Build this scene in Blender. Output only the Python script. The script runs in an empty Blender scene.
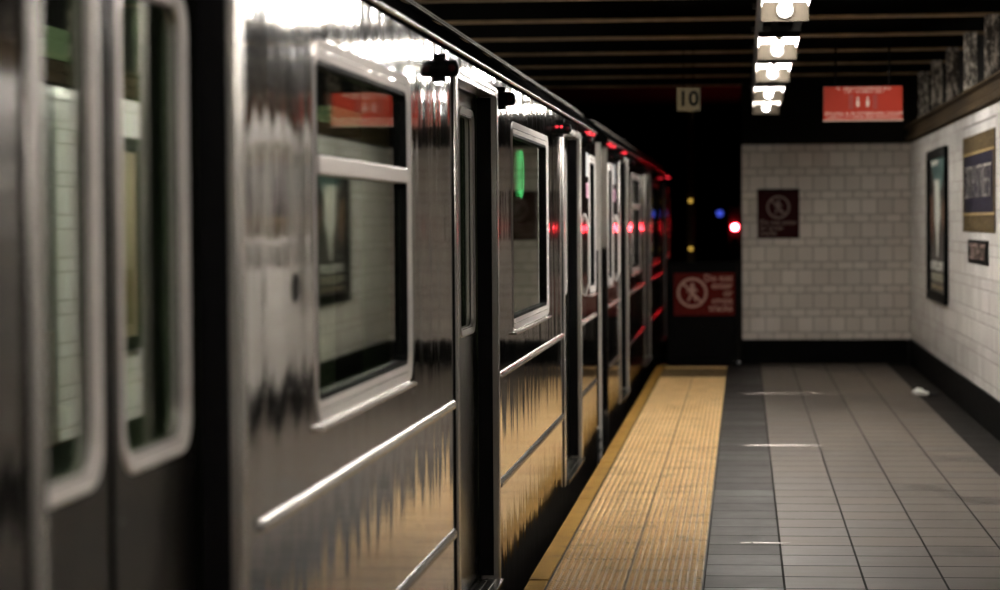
import bpy, bmesh, math, random
from mathutils import Vector, Matrix
random.seed(7)
scene = bpy.context.scene
C = scene.collection
PI = math.pi

# ------------------------------------------------------------------ camera
CAM_H = 1.39
cd = bpy.data.cameras.new('camera'); cam = bpy.data.objects.new('camera', cd); C.objects.link(cam)
cd.sensor_width = 36.0; cd.sensor_fit = 'HORIZONTAL'; cd.lens = 2400 / 1000 * 36.0
cam.location = (0, 0, CAM_H)
PITCH, YAW, ROLL = math.radians(1.725), math.radians(5.815), math.radians(0.4)
cam.matrix_world = (Matrix.Translation((0, 0, CAM_H)) @ Matrix.Rotation(YAW, 4, 'Z')
                    @ Matrix.Rotation(PI/2 - PITCH, 4, 'X') @ Matrix.Rotation(-ROLL, 4, 'Z'))
cd.clip_start = 0.05; cd.clip_end = 200
cd.dof.use_dof = True; cd.dof.focus_distance = 9.3; cd.dof.aperture_fstop = 2.8
scene.camera = cam

# ------------------------------------------------------------------ world, exposure
w = bpy.data.worlds.new('tunnel_dark'); scene.world = w; w.use_nodes = True
w.node_tree.nodes['Background'].inputs[0].default_value = (0.6, 0.7, 1, 1)
w.node_tree.nodes['Background'].inputs[1].default_value = 0.0
scene.view_settings.view_transform = 'Standard'; scene.view_settings.look = 'None'
scene.view_settings.gamma = 1.0; scene.view_settings.use_curve_mapping = False
scene.view_settings.exposure = 2.95
TUBE = 34.0          # strength of the platform tubes

# ------------------------------------------------------------------ node helpers
class S:                                   # a socket with arithmetic
    def __init__(s, nt, v): s.nt, s.v = nt, v
    def m(s, op, *a):
        n = s.nt.nodes.new('ShaderNodeMath'); n.operation = op
        for i, q in enumerate((s,) + a):
            q = q.v if isinstance(q, S) else q
            if isinstance(q, (int, float)): n.inputs[i].default_value = q
            else: s.nt.links.new(q, n.inputs[i])
        return S(s.nt, n.outputs[0])
    def __add__(s, o): return s.m('ADD', o)
    def __sub__(s, o): return s.m('SUBTRACT', o)
    def __mul__(s, o): return s.m('MULTIPLY', o)
    def __truediv__(s, o): return s.m('DIVIDE', o)
    def lt(s, o): return s.m('LESS_THAN', o)
    def gt(s, o): return s.m('GREATER_THAN', o)
    def floor(s): return s.m('FLOOR')
    def fract(s): return s.m('FRACT')
    def min(s, o): return s.m('MINIMUM', o)
    def max(s, o): return s.m('MAXIMUM', o)
    def clamp(s):
        r = s.m('ADD', 0.0); r.v.node.use_clamp = True; return r

def new_mat(name):
    m = bpy.data.materials.new(name); m.use_nodes = True
    nt = m.node_tree; b = nt.nodes['Principled BSDF']
    return m, nt, b
def coords(nt, kind='Object'):
    t = nt.nodes.new('ShaderNodeTexCoord'); s = nt.nodes.new('ShaderNodeSeparateXYZ')
    nt.links.new(t.outputs[kind], s.inputs[0])
    return S(nt, s.outputs[0]), S(nt, s.outputs[1]), S(nt, s.outputs[2])
def vec(nt, x, y, z):
    c = nt.nodes.new('ShaderNodeCombineXYZ')
    for i, q in enumerate((x, y, z)):
        q = q.v if isinstance(q, S) else q
        if isinstance(q, (int, float)): c.inputs[i].default_value = q
        else: nt.links.new(q, c.inputs[i])
    return c.outputs[0]
def noise(nt, v, scale=1.0, detail=3.0, rough=0.5, dist=0.0):
    n = nt.nodes.new('ShaderNodeTexNoise'); n.inputs['Scale'].default_value = scale
    n.inputs['Detail'].default_value = detail; n.inputs['Roughness'].default_value = rough
    n.inputs['Distortion'].default_value = dist
    nt.links.new(v, n.inputs['Vector']); return S(nt, n.outputs[0])
def white(nt, v):
    n = nt.nodes.new('ShaderNodeTexWhiteNoise'); n.noise_dimensions = '3D'
    nt.links.new(v, n.inputs['Vector']); return S(nt, n.outputs[0])
def mixc(nt, f, a, b):
    n = nt.nodes.new('ShaderNodeMix'); n.data_type = 'RGBA'
    nt.links.new(f.v, n.inputs[0])
    for i, q in ((6, a), (7, b)):
        if isinstance(q, tuple): n.inputs[i].default_value = q + ((1,) if len(q) == 3 else ())
        else: nt.links.new(q, n.inputs[i])
    return n.outputs[2]
def bump(nt, b, h, strength, distance):
    n = nt.nodes.new('ShaderNodeBump'); n.inputs['Strength'].default_value = strength
    n.inputs['Distance'].default_value = distance
    nt.links.new(h.v, n.inputs['Height']); nt.links.new(n.outputs[0], b.inputs['Normal'])
def plain(name, col, rough=0.5, metal=0.0, vary=0.15, scale=20.0, bmp=0.0, spec=0.5):
    m, nt, b = new_mat(name)
    x, y, z = coords(nt); n = noise(nt, vec(nt, x, y, z), scale, 4)
    dk = tuple(c * (1 - vary) for c in col); lt = tuple(min(1, c * (1 + vary)) for c in col)
    nt.links.new(mixc(nt, n, dk, lt), b.inputs['Base Color'])
    nt.links.new((n * 0.2 + (rough - 0.1)).clamp().v, b.inputs['Roughness'])
    b.inputs['Metallic'].default_value = metal
    b.inputs['Specular IOR Level'].default_value = spec
    if bmp: bump(nt, b, n, bmp, 0.01)
    return m
def emit(name, col, strength):
    m, nt, b = new_mat(name)
    b.inputs['Base Color'].default_value = (0, 0, 0, 1)
    b.inputs['Emission Color'].default_value = col + (1,)
    b.inputs['Emission Strength'].default_value = strength
    return m

# ------------------------------------------------------------------ materials
def steel_mat(name, base, rough, wave, fine, metal=1.0):
    m, nt, b = new_mat(name)
    x, y, z = coords(nt)
    n1 = noise(nt, vec(nt, x, y * 6.5, z * 1.0), 1.0, 2.0, 0.45)         # panel waves, vertical
    n2 = noise(nt, vec(nt, x, y * 16.0, z * 1.3), 1.0, 2.0, 0.5)
    n3 = noise(nt, vec(nt, x, y * 3.0, z * 3.0), 1.0, 3.0, 0.5)
    h = n1 * wave + n2 * (wave * 0.17 * fine) + n3 * (wave * 0.45)
    bump(nt, b, h, 1.0, 0.02)
    g = noise(nt, vec(nt, x, y * 60.0, z * 4.0), 1.0, 4.0, 0.6)          # brushed grain
    d = noise(nt, vec(nt, x * 3, y * 3, z * 3), 1.0, 5.0, 0.6)            # grime
    nt.links.new(mixc(nt, (g * 0.5 + d * 0.5), tuple(c * .72 for c in base), base), b.inputs['Base Color'])
    nt.links.new((g * 0.05 + d * 0.08 + (rough - 0.05)).clamp().v, b.inputs['Roughness'])
    b.inputs['Metallic'].default_value = metal
    return m
M_STEEL = steel_mat('brushed_steel', (0.47, 0.445, 0.425), 0.055, 0.17, 1.3)
M_DOOR = steel_mat('door_steel', (0.20, 0.19, 0.175), 0.24, 0.06, 0.6)
M_TRIM = steel_mat('trim_steel', (0.66, 0.63, 0.60), 0.24, 0.02, 0.6, 0.7)
M_FRAME = steel_mat('satin_window_frame', (0.74, 0.70, 0.68), 0.36, 0.02, 0.5, 0.4)
M_DARK = plain('dark_underframe', (0.012, 0.012, 0.013), 0.75)
M_RUBBER = plain('black_rubber', (0.004, 0.004, 0.0045), 0.6, spec=0.05)
M_BLACK = plain('black_paint', (0.003, 0.003, 0.003), 0.5, spec=0.04)
M_ROOF = plain('sooty_roof', (0.003, 0.003, 0.003), 0.9, spec=0.0)
M_INT = plain('interior_laminate', (0.10, 0.10, 0.09), 0.5)
M_PART = plain('pale_green_partition', (0.50, 0.62, 0.34), 0.4)
M_SEAT = plain('interior_bench', (0.22, 0.11, 0.05), 0.4)
M_INTLIGHT = emit('interior_light', (0.9, 1.0, 0.60), 0.025)
M_TUBE = emit('fluorescent_tube', (1.0, 0.95, 0.88), TUBE)
M_TUBE_DIM = emit('dim_fluorescent_tube', (1.0, 0.93, 0.84), TUBE*0.45)
M_TUBE_DIMMEST = emit('dimmest_fluorescent_tube', (1.0, 0.92, 0.82), TUBE*0.25)
M_REFL = plain('white_enamel_reflector', (0.82, 0.78, 0.72), 0.35, vary=0.05)
M_PLATE = plain('end_plate_enamel', (0.014, 0.012, 0.0095), 0.7, spec=0.0, vary=0.08)
M_HOUSE = plain('fixture_housing', (0.03, 0.028, 0.026), 0.5)
M_REDLAMP = emit('red_signal_lens', (1.0, 0.02, 0.03), 50.0)
M_REDIND = emit('red_indicator_lens', (1.0, 0.03, 0.05), 0.28)
M_ORIND = emit('orange_indicator_lens', (1.0, 0.14, 0.02), 0.3)
M_BLUE = emit('blue_lamp', (0.08, 0.13, 1.0), 0.1)
M_AMBER = emit('amber_lamp', (1.0, 0.6, 0.1), 0.10)
M_GREEN = emit('green_ring_display', (0.16, 0.9, 0.36), 0.8)
M_GREEND = emit('green_dim_display', (0.12, 0.34, 0.16), 0.06)
M_SIGNRED = plain('orange_red_sign', (0.42, 0.045, 0.026), 0.6, spec=0.08, vary=0.12, scale=4)
M_MAROON = plain('maroon_enamel', (0.11, 0.010, 0.008), 0.6, spec=0.05, vary=0.12)
M_MAROOND = plain('dark_maroon_enamel', (0.030, 0.005, 0.006), 0.6, spec=0.05, vary=0.12)
M_SIGNWHITE = plain('sign_white', (0.78, 0.66, 0.58), 0.45, vary=0.08)
M_SIGNPINK = plain('sign_faded_white', (0.50, 0.30, 0.24), 0.45, vary=0.12)
M_SIGNDIM = plain('sign_aged_white', (0.20, 0.14, 0.12), 0.5, vary=0.15)
M_CREAM = plain('aged_cream_sign', (0.11, 0.078, 0.026), 0.5, vary=0.25, scale=12)
M_BASE = plain('black_baseboard', (0.003, 0.003, 0.003), 0.7, spec=0.04)
M_SOOT = plain('sooty_concrete', (0.008, 0.007, 0.006), 0.9, spec=0.1, vary=0.4, scale=5, bmp=0.4)
M_BEAM_LIT = plain('lit_beam_flange', (0.30, 0.21, 0.12), 0.7, vary=0.6, scale=9, bmp=0.3, spec=0.2)
M_BALLAST = plain('track_bed', (0.010, 0.009, 0.009), 0.9, vary=0.5, scale=30, bmp=0.8)
M_RAIL = plain('rail_steel', (0.2, 0.18, 0.17), 0.3, metal=1.0)
M_PAPER = plain('white_paper', (0.85, 0.84, 0.80), 0.7, vary=0.05)
M_ENDW = plain('pale_grey_end_paint', (0.55, 0.52, 0.48), 0.5)
M_LILAC = plain('lilac_notice', (0.50, 0.24, 0.36), 0.5)
M_NOTICE = plain('grey_notice', (0.35, 0.36, 0.38), 0.5)
M_CONC = plain('platform_concrete', (0.05, 0.045, 0.04), 0.8, bmp=0.3)
M_WOODTRIM = plain('brown_cornice', (0.040, 0.028, 0.016), 0.85, spec=0.03, vary=0.7, scale=14, bmp=0.5)

def peel_mat():                      # thick peeling paint on the columns over the wall
    m, nt, b = new_mat('peeling_column_paint')
    x, y, z = coords(nt)
    n = noise(nt, vec(nt, x * 3, y * 3, z), 14.0, 6.0, 0.7)
    f = ((n - 0.47) * 7.0).clamp()
    nt.links.new(mixc(nt, f, (0.05, 0.038, 0.026), (0.75, 0.66, 0.54)), b.inputs['Base Color'])
    b.inputs['Roughness'].default_value = 0.45
    bump(nt, b, n, 1.0, 0.03); return m
M_PEEL = peel_mat()

def glass_mat(name, tint, dirt=0.03):
    m, nt, b = new_mat(name)
    nt.nodes.remove(b); out = nt.nodes['Material Output']
    lw = nt.nodes.new('ShaderNodeLayerWeight'); lw.inputs[0].default_value = 0.5
    f = S(nt, lw.outputs['Facing'])
    R = (f.m('POWER', 5.0) * 0.90 + 0.14).clamp()
    tr = nt.nodes.new('ShaderNodeBsdfTransparent'); tr.inputs[0].default_value = tint + (1,)
    gl = nt.nodes.new('ShaderNodeBsdfGlossy'); gl.inputs['Roughness'].default_value = 0.025
    gl.inputs[0].default_value = (0.97, 1.0, 0.95, 1)
    mx = nt.nodes.new('ShaderNodeMixShader')
    nt.links.new(R.v, mx.inputs[0]); nt.links.new(tr.outputs[0], mx.inputs[1]); nt.links.new(gl.outputs[0], mx.inputs[2])
    nt.links.new(mx.outputs[0], out.inputs[0]); return m
M_GLASS = glass_mat('window_glass', (0.72, 0.84, 0.70))

def wall_tile_mat(name, axis, lo=(0.74, 0.71, 0.67), hi=(0.92, 0.90, 0.87), rough=0.14, spec=0.25, jw=0.0026):       # 6x6 in squares alternating with 3 in courses, glazed
    m, nt, b = new_mat(name)
    x, y, z = coords(nt)
    u = (y if axis == 'Y' else x) + 50.0
    zz = z + 0.0
    P, T = 0.2286, 0.0762
    zr = zz / P; row = zr.floor(); v = zr.fract() * P
    thin = v.lt(T)
    vh = thin * T + (thin * -1.0 + 1.0) * (P - T)                   # height of this course
    vl = v - (thin * -1.0 + 1.0) * T                                # height within the tile
    uu = (u + thin * 0.075) / 0.154
    col = uu.floor(); ul = uu.fract() * 0.154
    du = ul.min(ul * -1.0 + 0.154); dv = vl.min(vl * -1.0 + vh)
    d = du.min(dv)
    joint = d.lt(jw)
    rnd = white(nt, vec(nt, col, row * 2.0 + thin, 3.0))
    rnd2 = white(nt, vec(nt, col, row * 2.0 + thin, 9.0))
    n = noise(nt, vec(nt, x, y, z), 3.0, 5, 0.6)
    base = mixc(nt, (rnd * 0.6 + n * 0.6).clamp(), lo, hi)
    nt.links.new(mixc(nt, joint, base, (0.20, 0.175, 0.15)), b.inputs['Base Color'])
    nt.links.new((joint * 0.5 + n * 0.08 + (rough-0.04)).v, b.inputs['Roughness'])
    pil = (d / 0.009).clamp()
    h = pil * 0.0022 + (rnd - 0.5) * ul * 0.014 + (rnd2 - 0.5) * vl * 0.014 + noise(nt, vec(nt, x, y, z), 12.0, 2) * 0.0008
    bump(nt, b, h, 1.0, 1.0)
    b.inputs['Specular IOR Level'].default_value = spec
    return m
M_TILE_Y = wall_tile_mat('glazed_wall_tile_side', 'Y')
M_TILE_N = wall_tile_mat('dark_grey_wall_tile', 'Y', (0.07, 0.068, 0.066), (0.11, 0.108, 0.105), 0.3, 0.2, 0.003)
M_TILE_X = wall_tile_mat('glazed_wall_tile_end', 'X', (0.52, 0.475, 0.43), (0.72, 0.665, 0.61), 0.065, 0.5, 0.0046)

def floor_mat():
    m, nt, b = new_mat('quarry_floor_tile')
    x, y, z = coords(nt)
    u = (x + 0.159) / 0.307; col = u.floor(); uf = u.fract() * 0.307
    off = white(nt, vec(nt, col, 1.0, 0.0)) * 0.03
    v = (y + off) / 0.304; row = v.floor(); vf = v.fract() * 0.304
    du = uf.min(uf * -1.0 + 0.307); dv = vf.min(vf * -1.0 + 0.304)
    joint = du.lt(0.0045).max(dv.lt(0.0075)); d = du.min(dv)
    dark = col.lt(0.0).max(col.lt(0.5)).max(col.gt(4.5))
    rnd = white(nt, vec(nt, col, row, 5.0)); rnd2 = white(nt, vec(nt, col, row, 11.0))
    n = noise(nt, vec(nt, x, y, z), 6.0, 6, 0.65); g = noise(nt, vec(nt, x, y, z), 120.0, 3, 0.6)
    st = noise(nt, vec(nt, x * 1.2, y * 14.0, z), 3.0, 4, 0.6)
    f = (rnd * 0.40 + n * 0.35 + g * 0.2 + st * 0.5 - 0.3).clamp()
    lc = mixc(nt, f, (0.040, 0.033, 0.027), (0.185, 0.158, 0.133))
    dc = mixc(nt, f, (0.012, 0.0105, 0.010), (0.038, 0.034, 0.032))
    bk = mixc(nt, f, (0.010, 0.009, 0.008), (0.022, 0.020, 0.018)); edge = col.gt(4.5)
    c = mixc(nt, edge, mixc(nt, dark, lc, dc), bk)
    nt.links.new(mixc(nt, joint, c, (0.012, 0.010, 0.009)), b.inputs['Base Color'])
    nt.links.new((joint * 0.4 + n * 0.22 + rnd * 0.12 + 0.34 + edge * 0.3).v, b.inputs['Roughness'])
    h = (d / 0.005).clamp() * 0.0012 + (rnd - 0.5) * uf * 0.008 + (rnd2 - 0.5) * vf * 0.010 + n * 0.0010 + g * 0.0003
    bump(nt, b, h, 1.0, 1.0)
    nt.links.new((dark * -0.05 + edge * -0.03 + 0.15).v, b.inputs['Specular IOR Level'])
    return m
M_FLOOR = floor_mat()

def yellow_mat(name, a, c, dirtcol, rough, sheets=False, spec=0.35):
    m, nt, b = new_mat(name)
    x, y, z = coords(nt)
    n = noise(nt, vec(nt, x, y, z), 5.0, 6, 0.7); g = noise(nt, vec(nt, x, y, z), 70.0, 3, 0.6)
    sh = white(nt, vec(nt, (x / 0.3).floor(), (y / 0.305).floor(), 2.0))
    base = mixc(nt, (sh * 0.4 + g * 0.6).clamp(), a, c)
    f = ((n - 0.52) * 5.0 + (g - 0.5) * 2.0).clamp() * 0.75
    if sheets:
        yy = ((y - 1.0) / 0.305).fract() * 0.305
        f = f.max(yy.lt(0.017) * 0.9).max(yy.gt(0.300) * 0.9)
    nt.links.new(mixc(nt, f, base, dirtcol), b.inputs['Base Color'])
    b.inputs['Roughness'].default_value = rough; b.inputs['Specular IOR Level'].default_value = spec
    bump(nt, b, g, 0.35, 0.004)
    return m
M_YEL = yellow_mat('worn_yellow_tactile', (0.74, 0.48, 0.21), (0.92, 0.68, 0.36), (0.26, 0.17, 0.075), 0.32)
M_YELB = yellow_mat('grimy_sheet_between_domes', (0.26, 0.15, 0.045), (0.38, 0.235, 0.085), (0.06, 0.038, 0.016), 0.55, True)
M_YELD = yellow_mat('dark_yellow_tactile', (0.08, 0.05, 0.018), (0.14, 0.09, 0.03), (0.03, 0.02, 0.012), 0.5)
M_EDGE = yellow_mat('scuffed_yellow_edge', (0.23, 0.125, 0.028), (0.36, 0.21, 0.05), (0.10, 0.06, 0.03), 0.7, False, 0.03)

def mosaic_mat():
    m, nt, b = new_mat('mosaic_panel')
    x, y, z = coords(nt)                      # local: Y 0..2.24 , z 0..0.675
    s = 0.019
    cy, cz = (y / s).floor(), (z / s).floor()
    r = white(nt, vec(nt, cy, cz, 1.0))
    fy, fz = (y / s).fract(), (z / s).fract()
    gr = fy.lt(0.12).max(fz.lt(0.12))
    border = z.lt(0.135).max(z.gt(0.54)).max(y.lt(0.10)).max(y.gt(2.14))
    line = (z.gt(0.118) * z.lt(0.135)).max(z.gt(0.54) * z.lt(0.557))
    blue = mixc(nt, r, (0.006, 0.006, 0.012), (0.018, 0.017, 0.030))
    gold = mixc(nt, r, (0.045, 0.032, 0.014), (0.11, 0.08, 0.038))
    c = mixc(nt, border, blue, gold); c = mixc(nt, line, c, (0.30, 0.22, 0.10))
    nt.links.new(mixc(nt, gr, c, (0.06, 0.05, 0.05)), b.inputs['Base Color'])
    b.inputs['Roughness'].default_value = 0.45; b.inputs['Specular IOR Level'].default_value = 0.0
    bump(nt, b, r, 0.3, 0.004); return m
M_MOS = mosaic_mat()
def mosaic_letter_mat():
    m, nt, b = new_mat('mosaic_letter_tesserae')
    x, y, z = coords(nt)
    r = white(nt, vec(nt, x, (y / 0.019).floor(), (z / 0.019).floor()))
    nt.links.new(mixc(nt, r, (0.05, 0.05, 0.05), (0.36, 0.33, 0.30)), b.inputs['Base Color'])
    b.inputs['Roughness'].default_value = 0.4; b.inputs['Specular IOR Level'].default_value = 0.0; return m
M_MOSL = mosaic_letter_mat()

# ------------------------------------------------------------------ mesh helpers
class MB:
    def __init__(s): s.v = []; s.f = []; s.mi = []; s.cur = 0
    def add(s, vs, fs):
        o = len(s.v); s.v += [tuple(p) for p in vs]; s.f += [tuple(i + o for i in f) for f in fs]; s.mi += [s.cur] * len(fs); return s
    def box(s, x0, x1, y0, y1, z0, z1):
        return s.add([(x, y, z) for x in (x0, x1) for y in (y0, y1) for z in (z0, z1)],
                     [(0, 1, 3, 2), (4, 6, 7, 5), (0, 4, 5, 1), (2, 3, 7, 6), (0, 2, 6, 4), (1, 5, 7, 3)])
    def tube(s, p0, p1, r0, r1=None, n=16, cap=True):
        r1 = r0 if r1 is None else r1
        p0, p1 = Vector(p0), Vector(p1); d = (p1 - p0).normalized()
        a = d.orthogonal().normalized(); b = d.cross(a)
        vs = [p + (a * math.cos(2*PI*i/n) + b * math.sin(2*PI*i/n)) * r for p, r in ((p0, r0), (p1, r1)) for i in range(n)]
        fs = [(i, (i+1) % n, n + (i+1) % n, n + i) for i in range(n)]
        if cap: fs += [tuple(range(n))[::-1], tuple(range(n, 2*n))]
        return s.add(vs, fs)
    def path(s, pts, r, n=12):
        for a, b in zip(pts, pts[1:]): s.tube(a, b, r, n=n)
        for p in pts[1:-1]: s.ball(p, r, n, 6)
        return s
    def ball(s, c, r, n=16, k=8, sc=(1, 1, 1)):
        vs = [(c[0], c[1], c[2] - r*sc[2])]
        for j in range(1, k):
            t = -PI/2 + PI*j/k
            for i in range(n):
                vs.append((c[0] + r*sc[0]*math.cos(t)*math.cos(2*PI*i/n), c[1] + r*sc[1]*math.cos(t)*math.sin(2*PI*i/n), c[2] + r*sc[2]*math.sin(t)))
        vs.append((c[0], c[1], c[2] + r*sc[2])); T = len(vs) - 1
        fs = [(0, 1 + (i+1) % n, 1 + i) for i in range(n)]
        for j in range(k-2):
            fs += [(1+j*n+i, 1+j*n+(i+1) % n, 1+(j+1)*n+(i+1) % n, 1+(j+1)*n+i) for i in range(n)]
        fs += [(T, 1+(k-2)*n+i, 1+(k-2)*n+(i+1) % n) for i in range(n)]
        return s.add(vs, fs)
    def prism(s, prof, y0, y1):                       # profile in XZ, extruded along Y
        n = len(prof)
        return s.add([(x, y, z) for y in (y0, y1) for x, z in prof],
                     [(i, (i+1) % n, n+(i+1) % n, n+i) for i in range(n)] + [tuple(range(n))[::-1], tuple(range(n, 2*n))])
    def rring(s, y0, y1, z0, z1, rad, wd, x0, x1, inner=None, n=6, slope=0.0):
        """rounded rectangular ring in the YZ plane, x0 (back) to x1 (front)"""
        def loop(a0, a1, b0, b1, r):
            r = max(r, 0.002); o = []
            for cy, cz, t0 in ((a1-r, b1-r, 0), (a0+r, b1-r, PI/2), (a0+r, b0+r, PI), (a1-r, b0+r, 1.5*PI)):
                for k in range(n+1):
                    t = t0 + PI/2*k/n; o.append((cy + r*math.cos(t), cz + r*math.sin(t)))
            return o
        O = loop(y0, y1, z0, z1, rad); I = loop(y0+wd, y1-wd, z0+wd, z1-wd, inner if inner is not None else rad-wd)
        e = min(0.006, wd*0.25)
        O2 = loop(y0+e, y1-e, z0+e, z1-e, rad-e)
        N = len(O)
        vs = [(x0, *p) for p in O] + [(x1-e, *p) for p in O] + [(x1, *p) for p in O2] + [(x1-slope, *p) for p in I] + [(x0, *p) for p in I]
        fs = []
        for k in range(5):
            a, b = k*N, ((k+1) % 5)*N
            fs += [(a+i, a+(i+1) % N, b+(i+1) % N, b+i) for i in range(N)]
        return s.add(vs, fs)
    def rplate(s, y0, y1, z0, z1, r, x0, x1, n=6):
        o = []
        for cy, cz, t0 in ((y1-r, z1-r, 0), (y0+r, z1-r, PI/2), (y0+r, z0+r, PI), (y1-r, z0+r, 1.5*PI)):
            for k in range(n+1):
                t = t0 + PI/2*k/n; o.append((cy + r*math.cos(t), cz + r*math.sin(t)))
        N = len(o)
        return s.add([(x, *p) for x in (x0, x1) for p in o], [(i, (i+1) % N, N+(i+1) % N, N+i) for i in range(N)] + [tuple(range(N))[::-1], tuple(range(N, 2*N))])
    def build(s, name, mats, parent=None, loc=None, smooth=False, bevel=0.0):
        me = bpy.data.meshes.new(name); me.from_pydata(s.v, [], s.f)
        if not isinstance(mats, (list, tuple)): mats = [mats]
        for m in mats: me.materials.append(m)
        if len(mats) > 1: me.polygons.foreach_set('material_index', s.mi)
        bm = bmesh.new(); bm.from_mesh(me); bmesh.ops.recalc_face_normals(bm, faces=bm.faces); bm.to_mesh(me); bm.free()
        if smooth:
            for p in me.polygons: p.use_smooth = True
            try: me.set_sharp_from_angle(angle=math.radians(38))
            except Exception: pass
        o = bpy.data.objects.new(name, me); C.objects.link(o)
        if parent: o.parent = parent
        if loc: o.location = loc
        if bevel:
            b = o.modifiers.new('bevel', 'BEVEL'); b.width = bevel; b.segments = 2; b.limit_method = 'ANGLE'
        return o
def tag(o, label=None, cat=None, group=None, kind=None):
    if label: o['label'] = label
    if cat: o['category'] = cat
    if group: o['group'] = group
    if kind: o['kind'] = kind
    return o
def empty(name, loc, label, cat, group=None):
    o = bpy.data.objects.new(name, None); o.empty_display_size = 0.1; C.objects.link(o); o.location = loc
    return tag(o, label, cat, group)
def struct(mb, name, m, **k): return tag(mb.build(name, m, **k), kind='structure')
def copy_tree(o, parent=None):
    c = o.copy(); C.objects.link(c)
    if parent: c.parent = parent
    for ch in list(o.children): copy_tree(ch, c)
    return c
def text_mesh(body, size, depth=0.002, align='CENTER', sx=1.0, bold=0.0):
    cu = bpy.data.curves.new('txt', 'FONT'); cu.body = body; cu.size = size; cu.extrude = depth/2
    cu.align_x = align; cu.align_y = 'CENTER'; cu.resolution_u = 3; cu.offset = bold
    ob = bpy.data.objects.new('txt', cu); C.objects.link(ob)
    bpy.context.view_layer.update()
    dg = bpy.context.evaluated_depsgraph_get()
    me = bpy.data.meshes.new_from_object(ob.evaluated_get(dg))
    bpy.data.objects.remove(ob); bpy.data.curves.remove(cu)
    for v in me.vertices: v.co.x *= sx
    return me
def text_obj(name, body, size, m, parent, loc, face='-Y', depth=0.002, align='CENTER', sx=1.0, bold=0.0):
    """one mesh per word, laid out exactly as the whole line would be"""
    if face == '-Y': R = Matrix.Rotation(PI/2, 4, 'X')
    else: R = Matrix.Rotation(-PI/2, 4, 'Z') @ Matrix.Rotation(PI/2, 4, 'X')
    full = text_mesh(body, size, depth, align, sx, bold)
    lo = min(v.co.x for v in full.vertices); hi = max(v.co.x for v in full.vertices)
    words = body.split(' '); x = None; out = []
    for k, wd_ in enumerate(words):
        me = text_mesh(wd_, size, depth, 'LEFT', sx, bold)
        a = min(v.co.x for v in me.vertices); b = max(v.co.x for v in me.vertices)
        if k == 0: at = lo
        else:
            pre = text_mesh(' '.join(words[:k+1]), size, depth, 'LEFT', sx, bold)
            at = lo + (max(v.co.x for v in pre.vertices) - min(v.co.x for v in pre.vertices)) - (b - a)
            bpy.data.meshes.remove(pre)
        for v in me.vertices: v.co.x += at - a
        me.materials.clear(); me.materials.append(m); me.transform(R)
        o = bpy.data.objects.new(name, me); C.objects.link(o); o.parent = parent; o.location = loc; out.append(o)
    bpy.data.meshes.remove(full)
    return out

# ================================================================== THE SETTING
EDGE, W, YE, TOP = -0.84, 1.60, 23.5, 2.135      # platform edge, side wall, end wall, top of the tiling
Y0 = -4.0
struct(MB().box(-0.159, W+0.2, Y0, YE+0.3, -0.12, 0.0), 'floor', M_FLOOR)
struct(MB().box(EDGE+0.02, -0.159, Y0, YE+0.3, -0.14, -0.012).box(EDGE+0.03, W+0.2, Y0, YE+0.3, -1.2, -0.1401), 'platform_base', M_CONC)
struct(MB().box(-5.2, EDGE+0.029, Y0, 46, -1.35, -1.2).box(EDGE+0.029, 2.2, YE+0.31, 46, -1.35, -1.2), 'track_bed', M_BALLAST)
struct(MB().box(W, W+0.25, 12.4, YE, 0.0, TOP), 'wall_right', M_TILE_Y)
struct(MB().box(W, W+0.25, Y0, 12.399, 0.0, TOP), 'wall_right_near', M_TILE_N)
struct(MB().box(-0.02, W+0.25, YE, YE+0.2, 0.0, TOP), 'wall_end', M_TILE_X)
struct(MB().box(W-0.018, W-0.0005, Y0, YE-0.02, 0.0, 0.245), 'baseboard_right', M_BASE, bevel=0.006)
struct(MB().box(-0.022, W-0.02, YE-0.02, YE-0.0005, 0.0, 0.235), 'baseboard_end', M_BASE, bevel=0.006)
struct(MB().box(-0.035, -0.0205, YE-0.01, YE+6.0, 0.0, 2.6), 'wall_tunnel_side', M_SOOT)
struct(MB().box(-0.02, W+0.25, YE-0.12, YE+0.2, TOP+0.001, 2.44), 'trim_1', M_SOOT)        # dark fascia above the end wall
struct(MB().prism([(W-0.055, TOP+0.001), (W-0.055, TOP+0.05), (W-0.03, TOP+0.07), (W-0.03, TOP+0.12), (W-0.07, TOP+0.135), (W-0.07, TOP+0.15),
                   (W+0.25, TOP+0.15), (W+0.25, TOP+0.001)], Y0, YE-0.13), 'trim_2', M_WOODTRIM)
struct(MB().box(W+0.16, W+0.25, Y0, YE+0.2, TOP+0.151, 3.0), 'wall_right_upper', M_SOOT)
struct(MB().box(-5.2, W+0.3, Y0, 46, 3.0, 3.15), 'ceiling', M_SOOT)
struct(MB().box(-5.3, -5.2, Y0, 46, -1.35, 3.15), 'wall_left', M_SOOT)
struct(MB().box(-5.3, 2.2, 46, 46.2, -1.35, 3.15), 'wall_tunnel_end', M_SOOT)
struct(MB().box(-5.3, W+0.3, Y0-0.2, Y0, -1.35, 3.15), 'wall_back', M_SOOT)
struct(MB().box(-0.02, W+0.3, YE-0.115, YE+0.2, 2.441, 2.999), 'wall_end_upper', M_SOOT)

# thin glossy strips added across the floor to catch streaks of lamp light
for i, (y, a, b) in enumerate([(10.38, -0.02, 0.19), (14.92, 0.0, 0.47), (19.4, 0.0, 0.62)]):
    struct(MB().tube((a, y, -0.0035), (b, y, -0.0035), 0.007, n=16), 'trim_%d' % (i+3), M_RAIL, smooth=True)

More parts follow.
